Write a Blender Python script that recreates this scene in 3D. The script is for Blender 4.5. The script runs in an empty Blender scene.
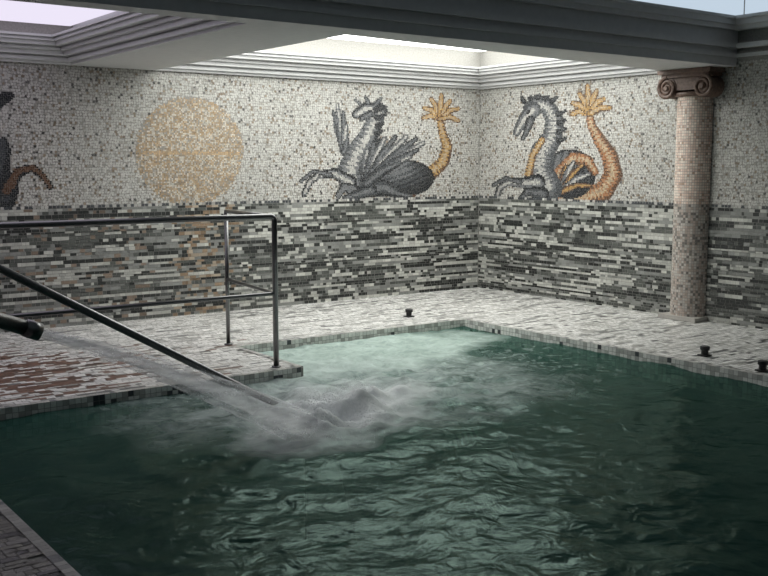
import bpy, math, random
from mathutils import Vector, noise, Matrix
random.seed(7)
R = random.random
U = random.uniform
scene = bpy.context.scene

# ------------------------------------------------------------------ camera
CX, CY, CZ = -8.24, -9.28, 1.51
YAW, PITCH, FL = math.radians(36.2), math.radians(7.01), 1000.0
cd = bpy.data.cameras.new("camera"); cd.sensor_width = 36; cd.lens = FL/768*36
cam = bpy.data.objects.new("camera", cd); scene.collection.objects.link(cam)
cam.location = (CX, CY, CZ); cam.rotation_euler = (math.pi/2-PITCH, 0, -YAW)
scene.camera = cam
scene.view_settings.view_transform = 'Standard'

# mural cartoon coordinates (drawing units) for a point of the walls
_s, _c, _sp, _cp = math.sin(YAW), math.cos(YAW), math.sin(PITCH), math.cos(PITCH)
def cartoon(x, y, z):
    dx, dy, dz = x-CX, y-CY, z-CZ
    f = dx*_s+dy*_c; l = dx*_c-dy*_s
    d = f*_cp-dz*_sp; u = f*_sp+dz*_cp
    return 384+FL*l/d, 288-FL*u/d

# ------------------------------------------------------------------ materials
def mat(name):
    m = bpy.data.materials.new(name); m.use_nodes = True
    n = m.node_tree.nodes; n.clear()
    o = n.new('ShaderNodeOutputMaterial')
    return m, n, m.node_tree.links, o
def pbr(name, col, rough=.5, metal=0, bump=0, bscale=30, var=0.0):
    m, n, l, o = mat(name)
    b = n.new('ShaderNodeBsdfPrincipled')
    b.inputs['Base Color'].default_value = (*col, 1)
    b.inputs['Roughness'].default_value = rough
    b.inputs['Metallic'].default_value = metal
    tc = n.new('ShaderNodeTexCoord'); nz = n.new('ShaderNodeTexNoise')
    nz.inputs['Scale'].default_value = bscale; nz.inputs['Detail'].default_value = 4
    l.new(tc.outputs['Object'], nz.inputs['Vector'])
    if var:
        r = n.new('ShaderNodeValToRGB')
        r.color_ramp.elements[0].position = .3; r.color_ramp.elements[1].position = .7
        r.color_ramp.elements[0].color = (*[c*(1-var) for c in col], 1)
        r.color_ramp.elements[1].color = (*[min(1, c*(1+var)) for c in col], 1)
        l.new(nz.outputs[0], r.inputs[0]); l.new(r.outputs[0], b.inputs['Base Color'])
    if bump:
        bp = n.new('ShaderNodeBump'); bp.inputs['Strength'].default_value = bump
        bp.inputs['Distance'].default_value = .01
        l.new(nz.outputs[0], bp.inputs['Height']); l.new(bp.outputs[0], b.inputs['Normal'])
    l.new(b.outputs[0], o.inputs[0]); return m
def tilemat(name, rough):
    m, n, l, o = mat(name)
    b = n.new('ShaderNodeBsdfPrincipled'); b.inputs['Roughness'].default_value = rough
    a = n.new('ShaderNodeAttribute'); a.attribute_name = 'Col'
    tc = n.new('ShaderNodeTexCoord'); nz = n.new('ShaderNodeTexNoise'); nz.inputs['Scale'].default_value = 60
    l.new(tc.outputs['Object'], nz.inputs['Vector'])
    mr = n.new('ShaderNodeMapRange'); mr.inputs[3].default_value = .8; mr.inputs[4].default_value = 1.15
    l.new(nz.outputs[0], mr.inputs[0])
    mx = n.new('ShaderNodeMix'); mx.data_type = 'RGBA'; mx.blend_type = 'MULTIPLY'; mx.inputs[0].default_value = 1
    l.new(a.outputs['Color'], mx.inputs[6]); l.new(mr.outputs[0], mx.inputs[7])
    l.new(mx.outputs[2], b.inputs['Base Color'])
    bp = n.new('ShaderNodeBump'); bp.inputs['Strength'].default_value = .3; bp.inputs['Distance'].default_value = .005
    l.new(nz.outputs[0], bp.inputs['Height']); l.new(bp.outputs[0], b.inputs['Normal'])
    l.new(b.outputs[0], o.inputs[0]); return m
def emis(name, col, s):
    m, n, l, o = mat(name)
    e = n.new('ShaderNodeEmission'); e.inputs[0].default_value = (*col, 1); e.inputs[1].default_value = s
    l.new(e.outputs[0], o.inputs[0]); return m

M_grout = pbr("grout", (.30, .29, .27), .8, 0, .3, 60, .15)
M_tile = tilemat("mosaic_tesserae", .42)
M_ftile = tilemat("floor_tesserae", .32)
M_paint = pbr("ceiling_paint", (.60, .60, .60), .7, 0, .1, 20, .04)
M_steel = pbr("brushed_steel", (.2, .2, .2), .3, .9, .1, 80, .1)
M_black = pbr("black_plastic", (.012, .012, .013), .4)
M_bronze = pbr("brown_stone_capital", (.13, .08, .06), .5, 0, .5, 40, .35)
M_pale = pbr("pale_pool_tile", (.80, .84, .80), .5, 0, .3, 14, .1)
M_mid = pbr("mid_depth_pool_tile", (.08, .15, .125), .5, 0, .3, 14, .2)  # greener and darker below: light lost in the water is put into tile colour
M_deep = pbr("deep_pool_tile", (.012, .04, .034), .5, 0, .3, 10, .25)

# ------------------------------------------------------------------ mesh helpers
class MB:
    def __init__(s): s.v = []; s.f = []; s.c = []; s.m = []
    def quad(s, pts, col=(.5, .5, .5), mi=0):
        b = len(s.v); s.v += [tuple(p) for p in pts]; s.f.append(tuple(range(b, b+len(pts)))); s.c.append(col); s.m.append(mi)
    def box(s, x0, x1, y0, y1, z0, z1, col=(.5, .5, .5), mi=0):
        P = [(x0,y0,z0),(x1,y0,z0),(x1,y1,z0),(x0,y1,z0),(x0,y0,z1),(x1,y0,z1),(x1,y1,z1),(x0,y1,z1)]
        for q in ((0,3,2,1),(4,5,6,7),(0,1,5,4),(1,2,6,5),(2,3,7,6),(3,0,4,7)):
            s.quad([P[i] for i in q], col, mi)
    def obj(s, name, mats, parent=None, smooth=False):
        me = bpy.data.meshes.new(name); me.from_pydata(s.v, [], s.f)
        for m in mats: me.materials.append(m)
        me.polygons.foreach_set('material_index', s.m)
        at = me.color_attributes.new('Col', 'FLOAT_COLOR', 'CORNER')
        buf = []
        for f, c in zip(s.f, s.c): buf += [c[0], c[1], c[2], 1.0]*len(f)
        at.data.foreach_set('color', buf)
        if smooth: me.polygons.foreach_set('use_smooth', [True]*len(s.f))
        me.update()
        o = bpy.data.objects.new(name, me); scene.collection.objects.link(o)
        if parent: o.parent = parent
        return o
def prism(mb, poly, z0, z1, mi=0, bottom=False):
    mb.quad([(p[0], p[1], z1) for p in poly], mi=mi)
    if bottom: mb.quad([(p[0], p[1], z0) for p in poly][::-1], mi=mi)
    for a, b in zip(poly, poly[1:]+poly[:1]):
        mb.quad([(a[0], a[1], z0), (b[0], b[1], z0), (b[0], b[1], z1), (a[0], a[1], z1)], mi=mi)
def tube(mb, path, rad, seg=14, cap=True, sc=(1, 1)):
    path = [Vector(p) for p in path]
    if not isinstance(rad, (list, tuple)): rad = [rad]*len(path)
    up = Vector((0, 0, 1)); rings = []; pn = None
    for i, p in enumerate(path):
        t = (path[min(i+1, len(path)-1)]-path[max(i-1, 0)]).normalized()
        if pn is None:
            pn = t.cross(up)
            if pn.length < .01: pn = t.cross(Vector((0, 1, 0)))
        n = (pn-t*pn.dot(t)).normalized(); b = t.cross(n); pn = n
        rings.append([p+(n*math.cos(a)*sc[0]+b*math.sin(a)*sc[1])*rad[i] for a in [2*math.pi*k/seg for k in range(seg)]])
    b0 = len(mb.v)
    for r in rings: mb.v += [tuple(q) for q in r]
    for i in range(len(rings)-1):
        for k in range(seg):
            a = b0+i*seg+k; c = b0+i*seg+(k+1) % seg
            mb.f.append((a, c, c+seg, a+seg)); mb.c.append((.5,)*3); mb.m.append(0)
    if cap:
        mb.f.append(tuple(b0+k for k in range(seg))[::-1]); mb.c.append((.5,)*3); mb.m.append(0)
        e = b0+(len(rings)-1)*seg
        mb.f.append(tuple(e+k for k in range(seg))); mb.c.append((.5,)*3); mb.m.append(0)
def arc(pts, r=.08, n=6):
    P = [Vector(p) for p in pts]; out = [P[0]]
    for i in range(1, len(P)-1):
        a = P[i]+(P[i-1]-P[i]).normalized()*r; b = P[i]+(P[i+1]-P[i]).normalized()*r
        for k in range(n+1):
            t = k/n; out.append(a*(1-t)**2+P[i]*2*t*(1-t)+b*t*t)
    out.append(P[-1]); return out

# ------------------------------------------------------------------ mural drawing
def jit(c, a=.25):
    k = 1+U(-a, a); return (c[0]*k, c[1]*k, c[2]*k)
K = (.028, .03, .033); DG = (.072, .077, .083); G = (.165, .17, .175); W = (.45, .44, .41)
OR = (.35, .165, .08); GO = (.42, .26, .10); BR = (.14, .08, .05); CR = (.45, .35, .23)
class Stroke:
    """tapered limb drawn with a light core, middle tone and dark outline; 'rib' adds soft cross ribs"""
    def __init__(s, pts, cols, rib=0, step=5):
        s.p = pts; s.cols = cols; s.rib = rib; s.step = step
        m = max(q[2] for q in pts)
        s.bb = (min(q[0] for q in pts)-m, max(q[0] for q in pts)+m, min(q[1] for q in pts)-m, max(q[1] for q in pts)+m)
    def at(s, x, y):
        if not (s.bb[0] < x < s.bb[1] and s.bb[2] < y < s.bb[3]): return None
        best = None; L = 0
        for a, b in zip(s.p, s.p[1:]):
            dx, dy = b[0]-a[0], b[1]-a[1]; ll = math.hypot(dx, dy)+1e-6
            t = max(0, min(1, ((x-a[0])*dx+(y-a[1])*dy)/ll/ll))
            d = math.hypot(x-a[0]-t*dx, y-a[1]-t*dy)/(a[2]+(b[2]-a[2])*t)
            sd = 1 if (dx*(y-a[1])-dy*(x-a[0])) > 0 else -1
            if best is None or d < best[0]: best = (d, L+t*ll, sd)
            L += ll
        if best[0] > 1: return None
        d, q, sd = best
        v = d+.16*sd*d+s.rib*math.sin(q/s.step*6.283+d*2)+U(-.13, .13)
        k = 0 if v < .27 else (1 if v < .66 else 2)
        return jit(s.cols[k])
class Ell:
    def __init__(s, cx, cy, rx, ry, cols, rib=.2, step=6, ang=.6):
        s.a = (cx, cy, rx, ry); s.cols = cols; s.step = step; s.ang = ang; s.rib = rib
    def at(s, x, y):
        cx, cy, rx, ry = s.a; d = math.hypot((x-cx)/rx, (y-cy)/ry)
        if d > 1: return None
        q = math.hypot((x-cx+rx*.3)/rx, (y-cy+ry*.4)/ry)
        w = (x-cx)*math.cos(s.ang)+(y-cy)*math.sin(s.ang)
        v = q*.75+s.rib*math.sin(w/s.step*6.283+d*3)+U(-.13, .13)
        if d > .9: v = 1
        return jit(s.cols[0 if v < .28 else (1 if v < .66 else 2)])
def fan(root, tips, r0, r1, cols, bow=3):
    out = []
    for i, t in enumerate(tips):
        mx, my = (root[0]*.45+t[0]*.55), (root[1]*.45+t[1]*.55)-bow
        out.append(Stroke([(root[0], root[1], r0), (mx, my, (r0+r1)*.62), (t[0], t[1], r1)], cols[i % len(cols)]))
    return out
DARK = (G, DG, K); MID = (W, G, DG); GOLD = (CR, GO, BR); ORAN = (CR, OR, BR)
griffin = (
 [Stroke([(410,190,8),(428,176,7),(443,162,6),(447,147,5),(442,132,4),(439,116,3)], GOLD, .25, 4)]
 + fan((440,119), [(423,118),(424,108),(431,99),(441,95),(450,101),(458,109),(458,121)], 2.6, 2.2, [GOLD])
 + fan((344,152), [(334,124),(333,112),(337,105),(343,112),(346,126),(348,140)], 4, 1.6, [MID, DARK])
 + [Ell(405,178,29,18,(G, DG, K),.2,5,1.2),
    Stroke([(372,188,9),(384,188,8),(398,194,4),(410,196,2.5)], DARK),
    Stroke([(354,186,11),(350,171,13),(357,154,12),(368,137,10),(376,118,8)], (W, G, DG), .18, 5),
    Stroke([(379,111,8),(367,108,6.5),(356,114,4.5)], (W, G, K)),
    Stroke([(370,114,4),(361,119,2.5)], (G, DG, K)),
    Stroke([(376,104,3),(381,98,1.5)], DARK), Stroke([(368,103,2.5),(365,97,1.5)], DARK), Stroke([(360,104,2),(355,100,1.3)], DARK)]
 + [Stroke([(378+abs(2-i)*-1,110+i*8,3.4),(386-i*1.5,107+i*8,1.5)], (K, K, K)) for i in range(6)]
 + [Stroke([(350,182,7),(334,173,5),(318,175,3.8),(309,182,3.2),(304,194,3.2)], (W, G, K)),
    Stroke([(354,190,6),(344,186,4),(338,196,3)], (G, G, K)),
    Stroke([(330,175,3),(313,171,2),(301,181,2.2)], (G, DG, K)),
    Stroke([(370,190,7),(352,196,4),(345,198,3)], DARK)]
 + fan((366,184), [(362,162),(367,151),(374,144),(384,139),(395,137),(406,137),(416,139),(423,143),(417,150),(409,157),(400,163)], 5, 2.3, [DARK, MID])
)
serpent = (
 [Stroke([(560,197,8),(585,198,9),(604,191,10),(614,175,9),(610,156,8),(600,140,6),(592,126,4.5),(590,114,3.5)], ORAN, .25, 4)]
 + fan((590,114), [(572,114),(573,103),(580,94),(588,86),(597,91),(604,99),(610,108)], 3.2, 2.5, [GOLD])
 + [Ell(570,174,26,25,(G, DG, K),.25,6,.3),
    Stroke([(552,192,6),(560,172,6),(574,158,6),(588,160,5),(595,172,4)], (CR, OR, BR), .2, 4)]
 + fan((562,192), [(566,166),(574,162),(583,165),(590,174),(591,186)], 4.5, 2.2, [(GO, BR, K), (W, G, K)])
 + [Stroke([(550,188,13),(540,170,13),(543,152,12),(553,137,10),(555,120,9),(548,107,8),(537,103,8),(531,108,7)], (W, G, DG), .2, 4),
    Stroke([(535,192,5),(529,174,4),(533,155,3.5),(543,140,3)], (CR, GO, BR), .2, 3)]
 + [Stroke([(524+i*7,101-(0 if i in (0,4) else 3),3),(522+i*9,95+abs(2-i),1.4)], (DG, K, K)) for i in range(5)]
 + [Stroke([(559,114+i*9,3),(566,111+i*9,1.4)], (DG, K, K)) for i in range(4)]
 + [Stroke([(533,110,8.5),(524,120,6),(517,132,4)], (W, G, DG)),
    Stroke([(531,120,4.5),(527,131,3),(523,139,2)], (G, DG, K)),
    Stroke([(529,111,1.7),(528,113,1.3)], (K, K, K)),
    Stroke([(538,182,8),(520,183,5),(508,182,3.8),(500,188,3.2),(497,198,3.2)], (W, G, K)),
    Stroke([(543,194,7),(528,191,4),(521,199,3)], (G, DG, K)),
    Stroke([(520,182,3),(506,178,2),(494,185,2.2)], DARK)]
)
horse = [
    Stroke([(-30,190,22),(-8,172,18),(2,152,9),(3,142,5)], (DG, DG, K)),
    Stroke([(-12,200,14),(6,200,10),(12,190,7)], (DG, K, K)),
    Stroke([(8,190,7),(18,172,5),(32,168,4),(44,177,3),(50,187,3)], (BR, BR, K)),
    Stroke([(-12,112,6),(4,98,6),(10,96,4)], (K, K, K))]
def sun(x, y):
    d = math.hypot((x-189)/54, (y-151)/54); a = math.atan2(y-151, x-189)
    if d > 1 or R() < .08+.25*max(0, d-.8)*4: return None
    if abs(y-153) < 1.4 and abs(x-189) < 50: return jit((.48, .34, .20))
    p = .42+.2*math.sin(a*12+d*8)*(1 if d > .55 else .3)+(.25 if d > .92 else 0)
    if R() < p: return jit((.38, .27, .16) if R() < .6 else (.47, .36, .24))
    return jit((.53, .49, .42) if R() < .7 else (.31, .25, .19))
def draw(lst):
    def f(x, y):
        r = None
        for s in lst:
            c = s.at(x, y)
            if c is not None: r = c
        return r
    return f
f_gr, f_se, f_ho = draw(griffin), draw(serpent), draw(horse)

BAND = 1.12; TOP = 2.46
def speckle():
    q = R()
    if q < .76: return jit((.53, .52, .485), .12)
    if q < .89: return jit((.39, .37, .33), .2)
    if q < .96: return jit((.26, .205, .15), .3)
    return jit((.12, .115, .11), .4)
def bandcol():
    q = R()
    if q < .28: return (.48, .48, .44)
    if q < .50: return (.24, .245, .23)
    if q < .78: return (.10, .105, .096)
    return (.035, .037, .035)

def wall_tiles(mb, P, u0, u1, shapes, tint=None):
    def tile(m, u, z, w, h, off, col, j=0.0, rot=0):
        c, s = math.cos(rot), math.sin(rot); q = []
        for a, b in ((-.5,-.5),(.5,-.5),(.5,.5),(-.5,.5)):
            a = a*w+U(-j, j)*w; b = b*h+U(-j, j)*h
            q.append(P(u+a*c-b*s, z+a*s+b*c, off))
        m.quad(q, col, 1 if m is mb else 0)
    st = .025
    z = BAND+.03
    while z < TOP:
        u = u0+U(0, st)
        while u < u1:
            cx, cy = cartoon(*P(u, z, 0))
            hit = False
            for fn, m in shapes:
                if fn is not sun and fn(cx, cy) is not None: hit = True; break
                if fn is sun and math.hypot(cx-189, cy-151) < 54: hit = R() < .97; break
            if not hit: tile(mb, u+U(-.005, .005), z+U(-.005, .005), st*U(.68, .98), st*U(.68, .98), .004, speckle(), .12, U(-.7, .7))
            u += st
        z += st
    st = .0165
    for fn, m in shapes:
        z = BAND+.005
        while z < TOP:
            u = u0
            while u < u1:
                cx, cy = cartoon(*P(u, z, 0)); c = fn(cx, cy)
                if c is not None: tile(m, u+U(-.002, .002), z+U(-.002, .002), st*.92, st*.92, .006, c, .07, U(-.2, .2))
                u += st
            z += st
    z = 0.0
    while z < BAND-.01:
        h = min(U(.018, .040), BAND-z)
        u = u0; off = U(.004, .012)
        while u < u1:
            L = U(.10, .7); base = bandcol(); e = min(u+L, u1); o2 = off+U(0, .004)
            while u < e:
                w = min(U(.03, .09), e-u+.001)
                c = base if R() < .75 else bandcol()
                c = jit(c, .2)
                if tint: c = tint(u, z, c)
                tile(mb, u+w/2, z+h/2, w-.003, h-.003, o2, c, .02)
                u += w
        z += h
    u = u0
    while u < u1:
        tile(mb, u, BAND+.003, .03, .026, .012, jit(DG if R() < .6 else W), .04); u += .036

mb = MB(); mb.box(-10.5, .15, .0, .15, -1.4, 3.2)
m_gr, m_sun, m_ho = MB(), MB(), MB()
def tint_b(u, z, c):
    cx, cy = cartoon(u, 0, z); k = math.exp(-((cx-203)/26)**2)*.45
    if R() < k: return jit((.25, .18, .12) if R() < .6 else (.36, .30, .23))
    if cx < 150 and R() < .10: return jit((.22, .17, .13))
    return c
wall_tiles(mb, lambda u, z, o: (u, -o, z), -10.45, -.015, [(f_gr, m_gr), (sun, m_sun), (f_ho, m_ho)], tint_b)
mb.obj("wall_back", [M_grout, M_tile])
m_gr.obj("griffin_mosaic", [M_tile]); m_sun.obj("sun_mosaic", [M_tile]); m_ho.obj("horse_mosaic", [M_tile])
mb = MB(); mb.box(.0, .15, -13, 0, -1.4, 3.2)
m_se = MB()
wall_tiles(mb, lambda u, z, o: (-o, u, z), -9.0, -.015, [(f_se, m_se)])
mb.obj("wall_right", [M_grout, M_tile]); m_se.obj("dragon_mosaic", [M_tile])
mb = MB(); mb.box(-10.65, -10.5, -13, .15, -1.4, 3.2); mb.obj("wall_left", [M_grout])
mb = MB(); mb.box(-10.65, .15, -13.15, -13, -1.4, 3.2); mb.obj("wall_front", [M_grout])

# ------------------------------------------------------------------ floor deck
PX0, PX1, PY1, PY0 = -7.06, -1.85, -1.9, -11.0
QX, QY = -4.36, -2.95
mb = MB()
for b in ((-10.5, 0, PY1, 0), (-10.5, QX, QY, PY1), (PX1, 0, -13, PY1), (-10.5, PX0, -13, QY), (PX0, PX1, -13, PY0)):
    mb.box(*b, -1.4, -.004)
def deckcol(x, y):
    q = R()
    red = math.exp(-(((x+6.5)/.95)**2+((y+1.95)/.75)**2))
    if R() < red*.75: return jit((.16, .085, .06), .4)
    if q < .72: c = jit((.70, .69, .66), .12)
    elif q < .89: c = jit((.50, .49, .46), .2)
    elif q < .97: c = jit((.27, .27, .26), .3)
    else: c = jit((.10, .10, .10), .4)
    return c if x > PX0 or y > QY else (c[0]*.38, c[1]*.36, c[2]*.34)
def indeck(x, y):
    if y > PY1 or x > PX1: return True
    if x < QX and y > QY: return True
    return x < PX0
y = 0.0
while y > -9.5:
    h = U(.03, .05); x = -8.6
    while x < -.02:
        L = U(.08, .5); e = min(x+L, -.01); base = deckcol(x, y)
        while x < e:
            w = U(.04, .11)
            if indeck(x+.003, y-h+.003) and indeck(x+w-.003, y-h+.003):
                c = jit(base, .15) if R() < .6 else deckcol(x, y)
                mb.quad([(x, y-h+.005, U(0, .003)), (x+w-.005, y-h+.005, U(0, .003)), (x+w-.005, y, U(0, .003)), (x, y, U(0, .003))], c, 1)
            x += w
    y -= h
RW = (.80, .79, .75); RG = (.5, .49, .46)
def rim(a, b, nrm, dark=.03):
    a = Vector(a); b = Vector(b); L = (b-a).length; d = (b-a)/L; n = Vector(nrm); s = 0
    while s < L-.03:
        for k in range(5):
            zt = .004-k*.04; col = jit(DG if R() < dark else (RW if R() < .7 else RG), .12)
            p = a+d*s+n*.006; q = a+d*(s+.037)+n*.006
            mb.quad([(p.x, p.y, zt-.037), (q.x, q.y, zt-.037), (q.x, q.y, zt), (p.x, p.y, zt)], col, 1)
        p = a+d*s; q = a+d*(s+.037); col = jit(G if R() < .15 else W)
        mb.quad([(p.x+n.x*.006, p.y+n.y*.006, .005), (q.x+n.x*.006, q.y+n.y*.006, .005),
                 (q.x-n.x*.04, q.y-n.y*.04, .005), (p.x-n.x*.04, p.y-n.y*.04, .005)], col, 1)
        s += .04
rim((QX, PY1, 0), (PX1, PY1, 0), (0, -1, 0)); rim((PX1, PY1, 0), (PX1, -9, 0), (-1, 0, 0))
rim((QX, PY1, 0), (QX, QY, 0), (1, 0, 0)); rim((PX0, QY, 0), (QX, QY, 0), (0, -1, 0), .15); rim((PX0, QY, 0), (PX0, -9, 0), (1, 0, 0), .3)
mb.obj("floor", [M_grout, M_ftile])

# ------------------------------------------------------------------ pool basin with submerged shelf
mb = MB()
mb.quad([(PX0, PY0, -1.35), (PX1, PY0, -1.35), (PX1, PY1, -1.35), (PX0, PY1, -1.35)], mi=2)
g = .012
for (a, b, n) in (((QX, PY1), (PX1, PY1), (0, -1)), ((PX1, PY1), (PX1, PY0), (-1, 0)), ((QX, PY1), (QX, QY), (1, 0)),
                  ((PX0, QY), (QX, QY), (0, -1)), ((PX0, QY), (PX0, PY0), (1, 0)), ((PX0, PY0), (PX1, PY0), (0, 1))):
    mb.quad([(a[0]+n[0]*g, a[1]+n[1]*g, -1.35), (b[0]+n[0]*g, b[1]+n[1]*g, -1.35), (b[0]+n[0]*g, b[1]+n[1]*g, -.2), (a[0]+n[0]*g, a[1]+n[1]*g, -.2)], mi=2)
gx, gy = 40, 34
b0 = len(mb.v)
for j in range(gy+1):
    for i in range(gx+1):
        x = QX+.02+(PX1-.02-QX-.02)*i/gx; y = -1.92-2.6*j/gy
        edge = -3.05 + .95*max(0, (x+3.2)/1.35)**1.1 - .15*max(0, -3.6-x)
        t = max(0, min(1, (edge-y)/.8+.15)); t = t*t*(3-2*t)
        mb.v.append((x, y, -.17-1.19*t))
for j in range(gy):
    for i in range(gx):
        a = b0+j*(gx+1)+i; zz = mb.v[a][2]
        mb.f.append((a, a+gx+1, a+gx+2, a+1)); mb.c.append((.5,)*3); mb.m.append(0 if zz > -.38 else (1 if zz > -.6 else 2))  # tile colour picked by depth, in place of absorption in the water
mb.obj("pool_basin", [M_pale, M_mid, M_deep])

# ------------------------------------------------------------------ water
SW = Vector((-2.6, -4.55))
def wz(x, y):
    h = .013*noise.noise(Vector((x*1.3, y*1.8, 1)))+.014*noise.noise(Vector((x*3.5+3, y*4.5, 4)))+.006*noise.noise(Vector((x*9, y*12, 9)))
    # churned ridge running away from the place where the jet lands
    ux, uy = x+5.15, y+4.38; s = ux*.80+uy*.60; t = -ux*.60+uy*.80
    env = math.exp(-(t/.34)**2)*math.exp(-((s-.45)/.7)**2)
    h += env*(.06+.085*noise.noise(Vector((x*5, y*5, 2)))+.05*noise.noise(Vector((x*12, y*12, 5))))
    d2 = math.hypot(x+4.3, (y+3.65)*1.2); h += .07*math.exp(-(d2/1.0)**2)*noise.noise(Vector((x*5, y*6, 6)))
    d = math.hypot(ux, uy); h += .012*math.sin(d*13)*math.exp(-d/1.3)
    e = math.hypot((x-SW.x), (y-SW.y))
    h += .013*math.exp(-((e-.45)/.08)**2)*(1+noise.noise(Vector((x*8, y*8, 5))))
    e2 = math.hypot(x+3.3, y+2.5); h += .012*math.exp(-(e2/1.1)**2)*noise.noise(Vector((x*12, y*12, 7)))*2
    return -.065+h
st = .03; nx = int(round((PX1-PX0)/st)); ny = int(round((PY1-PY0)/st))
V = []; F = []
for j in range(ny+1):
    for i in range(nx+1):
        x = PX0+(PX1-PX0)*i/nx; y = PY0+(PY1-PY0)*j/ny; V.append((x, y, wz(x, y)))
for j in range(ny):
    for i in range(nx):
        a = j*(nx+1)+i; x, y = V[a][0]+st/2, V[a][1]+st/2
        if x < QX and y > QY: continue
        F.append((a, a+1, a+nx+2, a+nx+1))
me = bpy.data.meshes.new("pool_water"); me.from_pydata(V, [], F)
me.polygons.foreach_set('use_smooth', [True]*len(F)); me.update()
wo = bpy.data.objects.new("pool_water", me); scene.collection.objects.link(wo)
m, n, l, o = mat("water")
tc = n.new('ShaderNodeTexCoord')
n1 = n.new('ShaderNodeTexNoise'); n1.inputs['Scale'].default_value = 7; n1.inputs['Detail'].default_value = 4; n1.inputs['Distortion'].default_value = .8
l.new(tc.outputs['Object'], n1.inputs['Vector'])
bp = n.new('ShaderNodeBump'); bp.inputs['Strength'].default_value = .6; bp.inputs['Distance'].default_value = .03
l.new(n1.outputs[0], bp.inputs['Height'])
gl = n.new('ShaderNodeBsdfGlossy'); gl.inputs['Roughness'].default_value = .13; gl.inputs['Color'].default_value = (.36, .49, .44, 1)
tr = n.new('ShaderNodeBsdfTransparent'); tr.inputs[0].default_value = (.72, .87, .80, 1)
df = n.new('ShaderNodeBsdfDiffuse'); df.inputs[0].default_value = (.026, .076, .060, 1)
fr = n.new('ShaderNodeFresnel'); fr.inputs[0].default_value = 1.24
for q in (gl, fr, df): l.new(bp.outputs[0], q.inputs['Normal'])
mx1 = n.new('ShaderNodeMixShader'); mx1.inputs[0].default_value = .66
l.new(tr.outputs[0], mx1.inputs[1]); l.new(df.outputs[0], mx1.inputs[2])
mx2 = n.new('ShaderNodeMixShader'); l.new(fr.outputs[0], mx2.inputs[0]); l.new(mx1.outputs[0], mx2.inputs[1]); l.new(gl.outputs[0], mx2.inputs[2])
def blob(c, r, soft, sy=1.0, ang=0.0, wob=1.0):
    nn = n.new('ShaderNodeTexNoise'); nn.inputs['Scale'].default_value = 2.2; nn.inputs['Detail'].default_value = 5
    l.new(tc.outputs['Object'], nn.inputs['Vector'])
    sc = n.new('ShaderNodeVectorMath'); sc.operation = 'MULTIPLY_ADD'; sc.inputs[1].default_value = (wob, wob, 0)
    l.new(nn.outputs['Color'], sc.inputs[0]); l.new(tc.outputs['Object'], sc.inputs[2])
    vm = n.new('ShaderNodeVectorMath'); vm.operation = 'SUBTRACT'; vm.inputs[1].default_value = (c[0]+wob/2, c[1]+wob/2, -.1)
    l.new(sc.outputs[0], vm.inputs[0])
    ro = n.new('ShaderNodeVectorRotate'); ro.rotation_type = 'Z_AXIS'; ro.inputs['Angle'].default_value = -ang; l.new(vm.outputs[0], ro.inputs['Vector'])
    vs = n.new('ShaderNodeVectorMath'); vs.operation = 'MULTIPLY'; vs.inputs[1].default_value = (1, sy, 0); l.new(ro.outputs[0], vs.inputs[0])
    le = n.new('ShaderNodeVectorMath'); le.operation = 'LENGTH'; l.new(vs.outputs[0], le.inputs[0])
    mr = n.new('ShaderNodeMapRange'); mr.inputs[1].default_value = r; mr.inputs[2].default_value = r*soft; mr.inputs[3].default_value = 0; mr.inputs[4].default_value = 1
    l.new(le.outputs['Value'], mr.inputs[0]); return mr.outputs[0]
def foam_lit(prev, mask, scale, lo, hi, base, amt, colr):
    n2 = n.new('ShaderNodeTexNoise'); n2.inputs['Scale'].default_value = scale; n2.inputs['Detail'].default_value = 8; n2.inputs['Roughness'].default_value = .65
    n2.inputs['Distortion'].default_value = .7
    l.new(tc.outputs['Object'], n2.inputs['Vector'])
    rp = n.new('ShaderNodeMapRange'); rp.inputs[1].default_value = lo; rp.inputs[2].default_value = hi; rp.inputs[3].default_value = base; rp.inputs[4].default_value = amt
    l.new(n2.outputs[0], rp.inputs[0])
    mu = n.new('ShaderNodeMath'); mu.operation = 'MULTIPLY'; l.new(mask, mu.inputs[0]); l.new(rp.outputs[0], mu.inputs[1])
    fo = n.new('ShaderNodeBsdfDiffuse'); fo.inputs[0].default_value = (*colr, 1); l.new(bp.outputs[0], fo.inputs['Normal'])
    tl = n.new('ShaderNodeBsdfTranslucent'); tl.inputs[0].default_value = (*colr, 1)
    fm = n.new('ShaderNodeMixShader'); fm.inputs[0].default_value = .15; l.new(fo.outputs[0], fm.inputs[1]); l.new(tl.outputs[0], fm.inputs[2])
    mx = n.new('ShaderNodeMixShader'); l.new(mu.outputs[0], mx.inputs[0]); l.new(prev, mx.inputs[1]); l.new(fm.outputs[0], mx.inputs[2])
    return mx.outputs[0]
s1 = foam_lit(mx2.outputs[0], blob((-3.65, -2.4), 1.75, .72, 1.8), 7, .3, .7, .45, .85, (.54, .64, .59))   # lit shallow zone: its brightness painted in as milky bubbly colour
s2 = foam_lit(s1, blob((-4.35, -3.65), 1.9, .15, 1.5), 4.5, .36, .60, .12, .85, (.68, .75, .73))            # churned by the jet
s3 = foam_lit(s2, blob((-3.9, -3.3), 2.5, .2, 1.4), 11, .50, .66, 0, .5, (.62, .72, .68))
s4 = foam_lit(s3, blob((-4.78, -4.1), 1.15, .3, 2.0, .64, .45), 8, .25, .52, .55, 1.0, (.95, .97, .96))     # dense white foam
l.new(s4, o.inputs[0]); me.materials.append(m)

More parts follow.
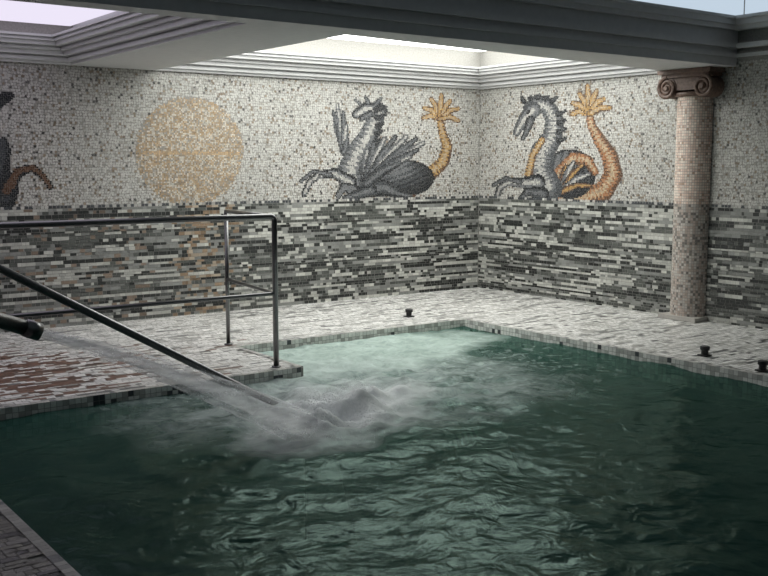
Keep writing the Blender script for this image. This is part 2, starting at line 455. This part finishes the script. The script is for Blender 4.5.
# ------------------------------------------------------------------ ceiling
mb = MB()
SOF = 2.42
mb.box(-10.5, 0, -13, 0, 3.1, 3.2)
prism(mb, [(-4.99, -3.60), (0, -3.57), (0, -2.85), (-4.99, -3.40)], SOF, 3.1, 0, True)
prism(mb, [(-10.5, -3.66), (-4.99, -3.60), (-4.99, -3.40), (-10.5, -3.50)], SOF, 3.1, 0, True)
prism(mb, [(-4.99, -3.40), (-4.21, -3.31), (-4.21, 0), (-4.99, 0)], SOF, 3.1, 0, True)
mb.box(-10.5, 0, -13, -11.2, SOF, 3.1)
mb.box(-10.5, -9.6, -11.2, 0, SOF, 3.1)
mb.obj("ceiling", [M_paint])
S1 = [(2.42, 2.445, .05), (2.445, 2.475, .09), (2.475, 2.49, .075), (2.49, 2.53, .14), (2.53, 2.55, .18), (2.55, 2.565, .17), (2.565, 2.60, .24), (2.60, 2.615, .27), (2.615, 2.63, .26), (2.63, 2.65, .29)]
mb = MB()
for z0, z1, q in S1:
    mb.box(-4.21, 0, -q, 0, z0, z1); mb.box(-q, 0, -2.85, -q, z0, z1)
mb.obj("trim_1", [M_paint])
mb = MB()
for z0, z1, q in S1:
    mb.box(-9.6, -4.99, -q, 0, z0, z1); mb.box(-4.99-q, -4.99, -3.40, -q, z0, z1); mb.box(-9.6, -9.6+q, -3.45, -q, z0, z1)
mb.obj("trim_2", [M_paint])
S2 = [(2.50, 2.53, .02), (2.58, 2.62, .04), (2.74, 2.78, .05), (2.78, 2.83, .07), (2.83, 2.855, .09)]
mb = MB()
for z0, z1, q in S2:
    prism(mb, [(-9.6, -3.65-q), (-4.99, -3.60-q), (0, -3.57-q), (0, -3.57), (-4.99, -3.60), (-9.6, -3.65)], z0, z1, 0, True)
    mb.box(-q*2, 0, -11.2, -3.57-q, z0, z1)
mb.obj("trim_3", [M_paint])
def panel(name, x0, x1, y0, y1, z, m_):
    mb = MB(); mb.box(x0, x1, y0, y1, z, z+.04); return mb.obj(name, [m_])
panel("luminous_ceiling_panel", -4.15, -.06, -2.84, -.06, 2.86, emis("panel_white", (.98, 1.0, .96), 5.3))
panel("luminous_ceiling_panel.001", -9.5, -5.05, -3.36, -.10, 2.76, emis("panel_violet", (.90, .84, 1.0), .95))
panel("luminous_ceiling_panel.002", -9.3, -.1, -10.9, -3.9, 3.03, emis("panel_blue", (.75, .9, 1.0), .07))
M_cove = emis("cove_light_blue", (.72, .86, 1.0), .75)
mb = MB(); mb.box(-4.9, -.06, -3.66, -3.62, 2.86, 3.09); mb.box(-.10, -.04, -7, -3.7, 2.86, 3.09); mb.obj("cove_light", [M_cove])

# ------------------------------------------------------------------ ionic column
col = bpy.data.objects.new("ionic_column", None); scene.collection.objects.link(col)
YC = -3.16; rr = .185
mb = MB(); z = .045
mb.box(-.22, -.02, YC-.22, YC+.22, .005, .045, (.4, .38, .35), 1)
while z < 2.17:
    h = .026
    for k in range(24):
        a0 = math.pi*k/24+.008; a1 = math.pi*(k+1)/24-.008
        q = R()
        if z > BAND: c = (.68, .53, .45) if q < .5 else (.76, .66, .58) if q < .9 else (.46, .33, .26)
        else: c = (.46, .38, .33) if q < .4 else (.54, .50, .46) if q < .8 else (.2, .18, .165)
        P = lambda a, zz: (-rr*math.sin(a)-.016, YC+rr*math.cos(a), zz)
        mb.quad([P(a0, z), P(a1, z), P(a1, z+h-.004), P(a0, z+h-.004)], jit(c, .15), 1)
    z += h
for k in range(20):
    a0, a1 = math.pi*k/20, math.pi*(k+1)/20
    P = lambda a, zz: (-(rr-.005)*math.sin(a)-.014, YC+(rr-.005)*math.cos(a), zz)
    mb.quad([P(a0, .04), P(a1, .04), P(a1, 2.2), P(a0, 2.2)], (.2, .2, .2), 0)
mb.obj("shaft", [M_grout, M_tile], col)
mb = MB()
mb.box(-.25, -.018, YC-.30, YC+.30, 2.375, 2.415)
mb.box(-.225, -.018, YC-.27, YC+.27, 2.34, 2.375)
mb.box(-.20, -.018, YC-.20, YC+.20, 2.22, 2.34)
for s in (-1, 1):
    pts = []; rd = []
    for k in range(46):
        a = k/45*2.3*2*math.pi; r = .105*(1-k/45*.86)
        pts.append((-.215, YC+s*(.205+r*math.sin(a)), 2.245+r*math.cos(a))); rd.append(.022*(1-k/45*.5))
    tube(mb, pts, rd, 8)
    tube(mb, [(-.21, YC+s*.205, 2.245), (-.02, YC+s*.205, 2.245)], .098, 24)
    tube(mb, [(-.245, YC+s*.205, 2.245), (-.2, YC+s*.205, 2.245)], .022, 12)
ring = [(-(.195)*math.sin(a)-.014, YC+.195*math.cos(a), 2.18) for a in [math.pi*k/16 for k in range(17)]]
tube(mb, ring, .022, 8)
mb.obj("capital", [M_bronze], col)

# ------------------------------------------------------------------ guard rail
rail = bpy.data.objects.new("guard_railing", None); scene.collection.objects.link(rail)
YR, XR, XB, YB = -2.84, -4.53, -4.38, -1.78
mb = MB()
tube(mb, arc([(-9.4, YR, 1.135), (XR, YR, 1.135), (XR, YR, .004)], .04), .021)
tube(mb, [(XR, YR, 1.13), (XB, YB, 1.13)], .017)
mb.obj("top_rail", [M_steel], rail, True)
mb = MB(); tube(mb, arc([(-9.4, YR, .56), (XR, YR, .56), (XB, YB, .56)], .02), .014); mb.obj("mid_rail", [M_steel], rail, True)
mb = MB()
tube(mb, [(XB, YB, .004), (XB, YB, 1.13)], .017)
tube(mb, [(-7.2, YR, .004), (-7.2, YR, 1.13)], .02)
tube(mb, [(-9.35, YR, .004), (-9.35, YR, 1.13)], .02)
for px, py in ((XR, YR), (XB, YB), (-7.2, YR), (-9.35, YR)): tube(mb, [(px, py, .004), (px, py, .014)], .035, 20)
mb.obj("posts", [M_steel], rail, True)
mb = MB()
YH = -3.64
tube(mb, arc([(-7.6, YH, .004), (-7.6, YH, 1.17), (-7.1, YH, 1.17), (-4.93, YH, -.1), (-4.72, YH, -.225)], .06), .024)
mb.obj("pool_handrail", [M_steel], None, True)

# ------------------------------------------------------------------ water jet spout
sp = bpy.data.objects.new("water_jet_spout", None); scene.collection.objects.link(sp)
YJ = -4.4
mb = MB()
tube(mb, arc([(-7.75, YJ, .004), (-7.75, YJ, 1.02), (-7.55, YJ, 1.02), (-6.76, YJ, .705)], .14), .038, 20)
tube(mb, [(-6.82, YJ, .73), (-6.75, YJ, .70)], .044, 20)
tube(mb, [(-7.75, YJ, .004), (-7.75, YJ, .03)], .09, 24)
mb.obj("pipe", [M_steel], sp, True)
def spraymat(name, alpha, sc, stretch=(1, 1, 1), rot=0.0, tl=.5, c=(.93, .96, .96)):
    m, n, l, o = mat(name)
    tc = n.new('ShaderNodeTexCoord'); mp = n.new('ShaderNodeMapping'); mp.inputs['Scale'].default_value = stretch; mp.inputs['Rotation'].default_value = (0, rot, 0)
    nz = n.new('ShaderNodeTexNoise'); nz.inputs['Scale'].default_value = sc; nz.inputs['Detail'].default_value = 5
    l.new(tc.outputs['Object'], mp.inputs[0]); l.new(mp.outputs[0], nz.inputs['Vector'])
    mr = n.new('ShaderNodeMapRange'); mr.inputs[1].default_value = .3; mr.inputs[2].default_value = .7; mr.inputs[3].default_value = alpha*.1; mr.inputs[4].default_value = alpha*1.8
    l.new(nz.outputs[0], mr.inputs[0])
    d = n.new('ShaderNodeBsdfDiffuse'); d.inputs[0].default_value = (*c, 1)
    t = n.new('ShaderNodeBsdfTranslucent'); t.inputs[0].default_value = (*c, 1)
    nm = n.new('ShaderNodeCombineXYZ'); nm.inputs[2].default_value = .8; nm.inputs[0].default_value = .4; nm.inputs[1].default_value = .45
    l.new(nm.outputs[0], d.inputs['Normal'])
    mm = n.new('ShaderNodeMixShader'); mm.inputs[0].default_value = tl; l.new(d.outputs[0], mm.inputs[1]); l.new(t.outputs[0], mm.inputs[2])
    tr = n.new('ShaderNodeBsdfTransparent'); mx = n.new('ShaderNodeMixShader')
    l.new(mr.outputs[0], mx.inputs[0]); l.new(tr.outputs[0], mx.inputs[1]); l.new(mm.outputs[0], mx.inputs[2]); l.new(mx.outputs[0], o.inputs[0])
    return m
N = 20
def jetpath():
    return [(-6.74+1.50*t, YJ, .695-.57*t-.155*t*t) for t in [k/N for k in range(N+1)]]
wj = bpy.data.objects.new("water_jet", None); scene.collection.objects.link(wj)
for i, (r0, r1, al) in enumerate(((.014, .055, .40), (.024, .11, .26))):
    mb = MB(); tube(mb, jetpath(), [r0+(r1-r0)*k/N for k in range(N+1)], 16, False)
    mb.obj("spray_layer_%d" % (i+1), [spraymat("spray_%d" % (i+1), al, 18, (.18, 1, 1), .5)], wj, True)
mb = MB()
def drop(x, y, z, r):
    P = [(x+r, y, z), (x, y+r, z), (x-r, y, z), (x, y-r, z), (x, y, z+r*1.3), (x, y, z-r*1.3)]
    for a, b in ((0, 1), (1, 2), (2, 3), (3, 0)):
        mb.quad([P[a], P[b], P[4]]); mb.quad([P[b], P[a], P[5]])
for k in range(9000):
    s = random.gauss(.35, .36); t = random.gauss(0, .14)
    if s < -.25: continue
    x = -5.15+s*.80-t*.60; y = -4.38+s*.60+t*.80
    hmax = .13*math.exp(-((s-.15)/.5)**2)+.012
    drop(x, y, wz(x, y)+.003+hmax*R()**2.5, U(.0010, .0027))
for k in range(2200):
    t = R()**.6; r = (.02+.11*t)
    drop(-6.74+1.5*t+U(-.02, .02), YJ+random.gauss(0, .6)*r, .695-.57*t-.155*t*t+random.gauss(0, .6)*r, U(.0008, .002))
mb.obj("splash_droplets", [pbr("water_droplets", (.92, .95, .95), .3)], wj, True)

# ------------------------------------------------------------------ small black deck lights
for k, (x, y) in enumerate(((-2.2, -1.45), (-1.56, -4.47), (-1.72, -5.09))):
    mb = MB()
    mb.box(x-.04, x+.04, y-.04, y+.04, .006, .016)
    tube(mb, [(x, y, .016), (x, y, .055)], .028, 16)
    tube(mb, [(x, y, .05), (x, y, .057), (x, y, .08), (x, y, .085)], [.032, .038, .038, .028], 16)
    mb.obj("deck_spotlight" if k == 0 else "deck_spotlight.%03d" % k, [M_black])

w = bpy.data.worlds.new("world"); scene.world = w; w.use_nodes = True
w.node_tree.nodes['Background'].inputs[0].default_value = (.01, .01, .012, 1)
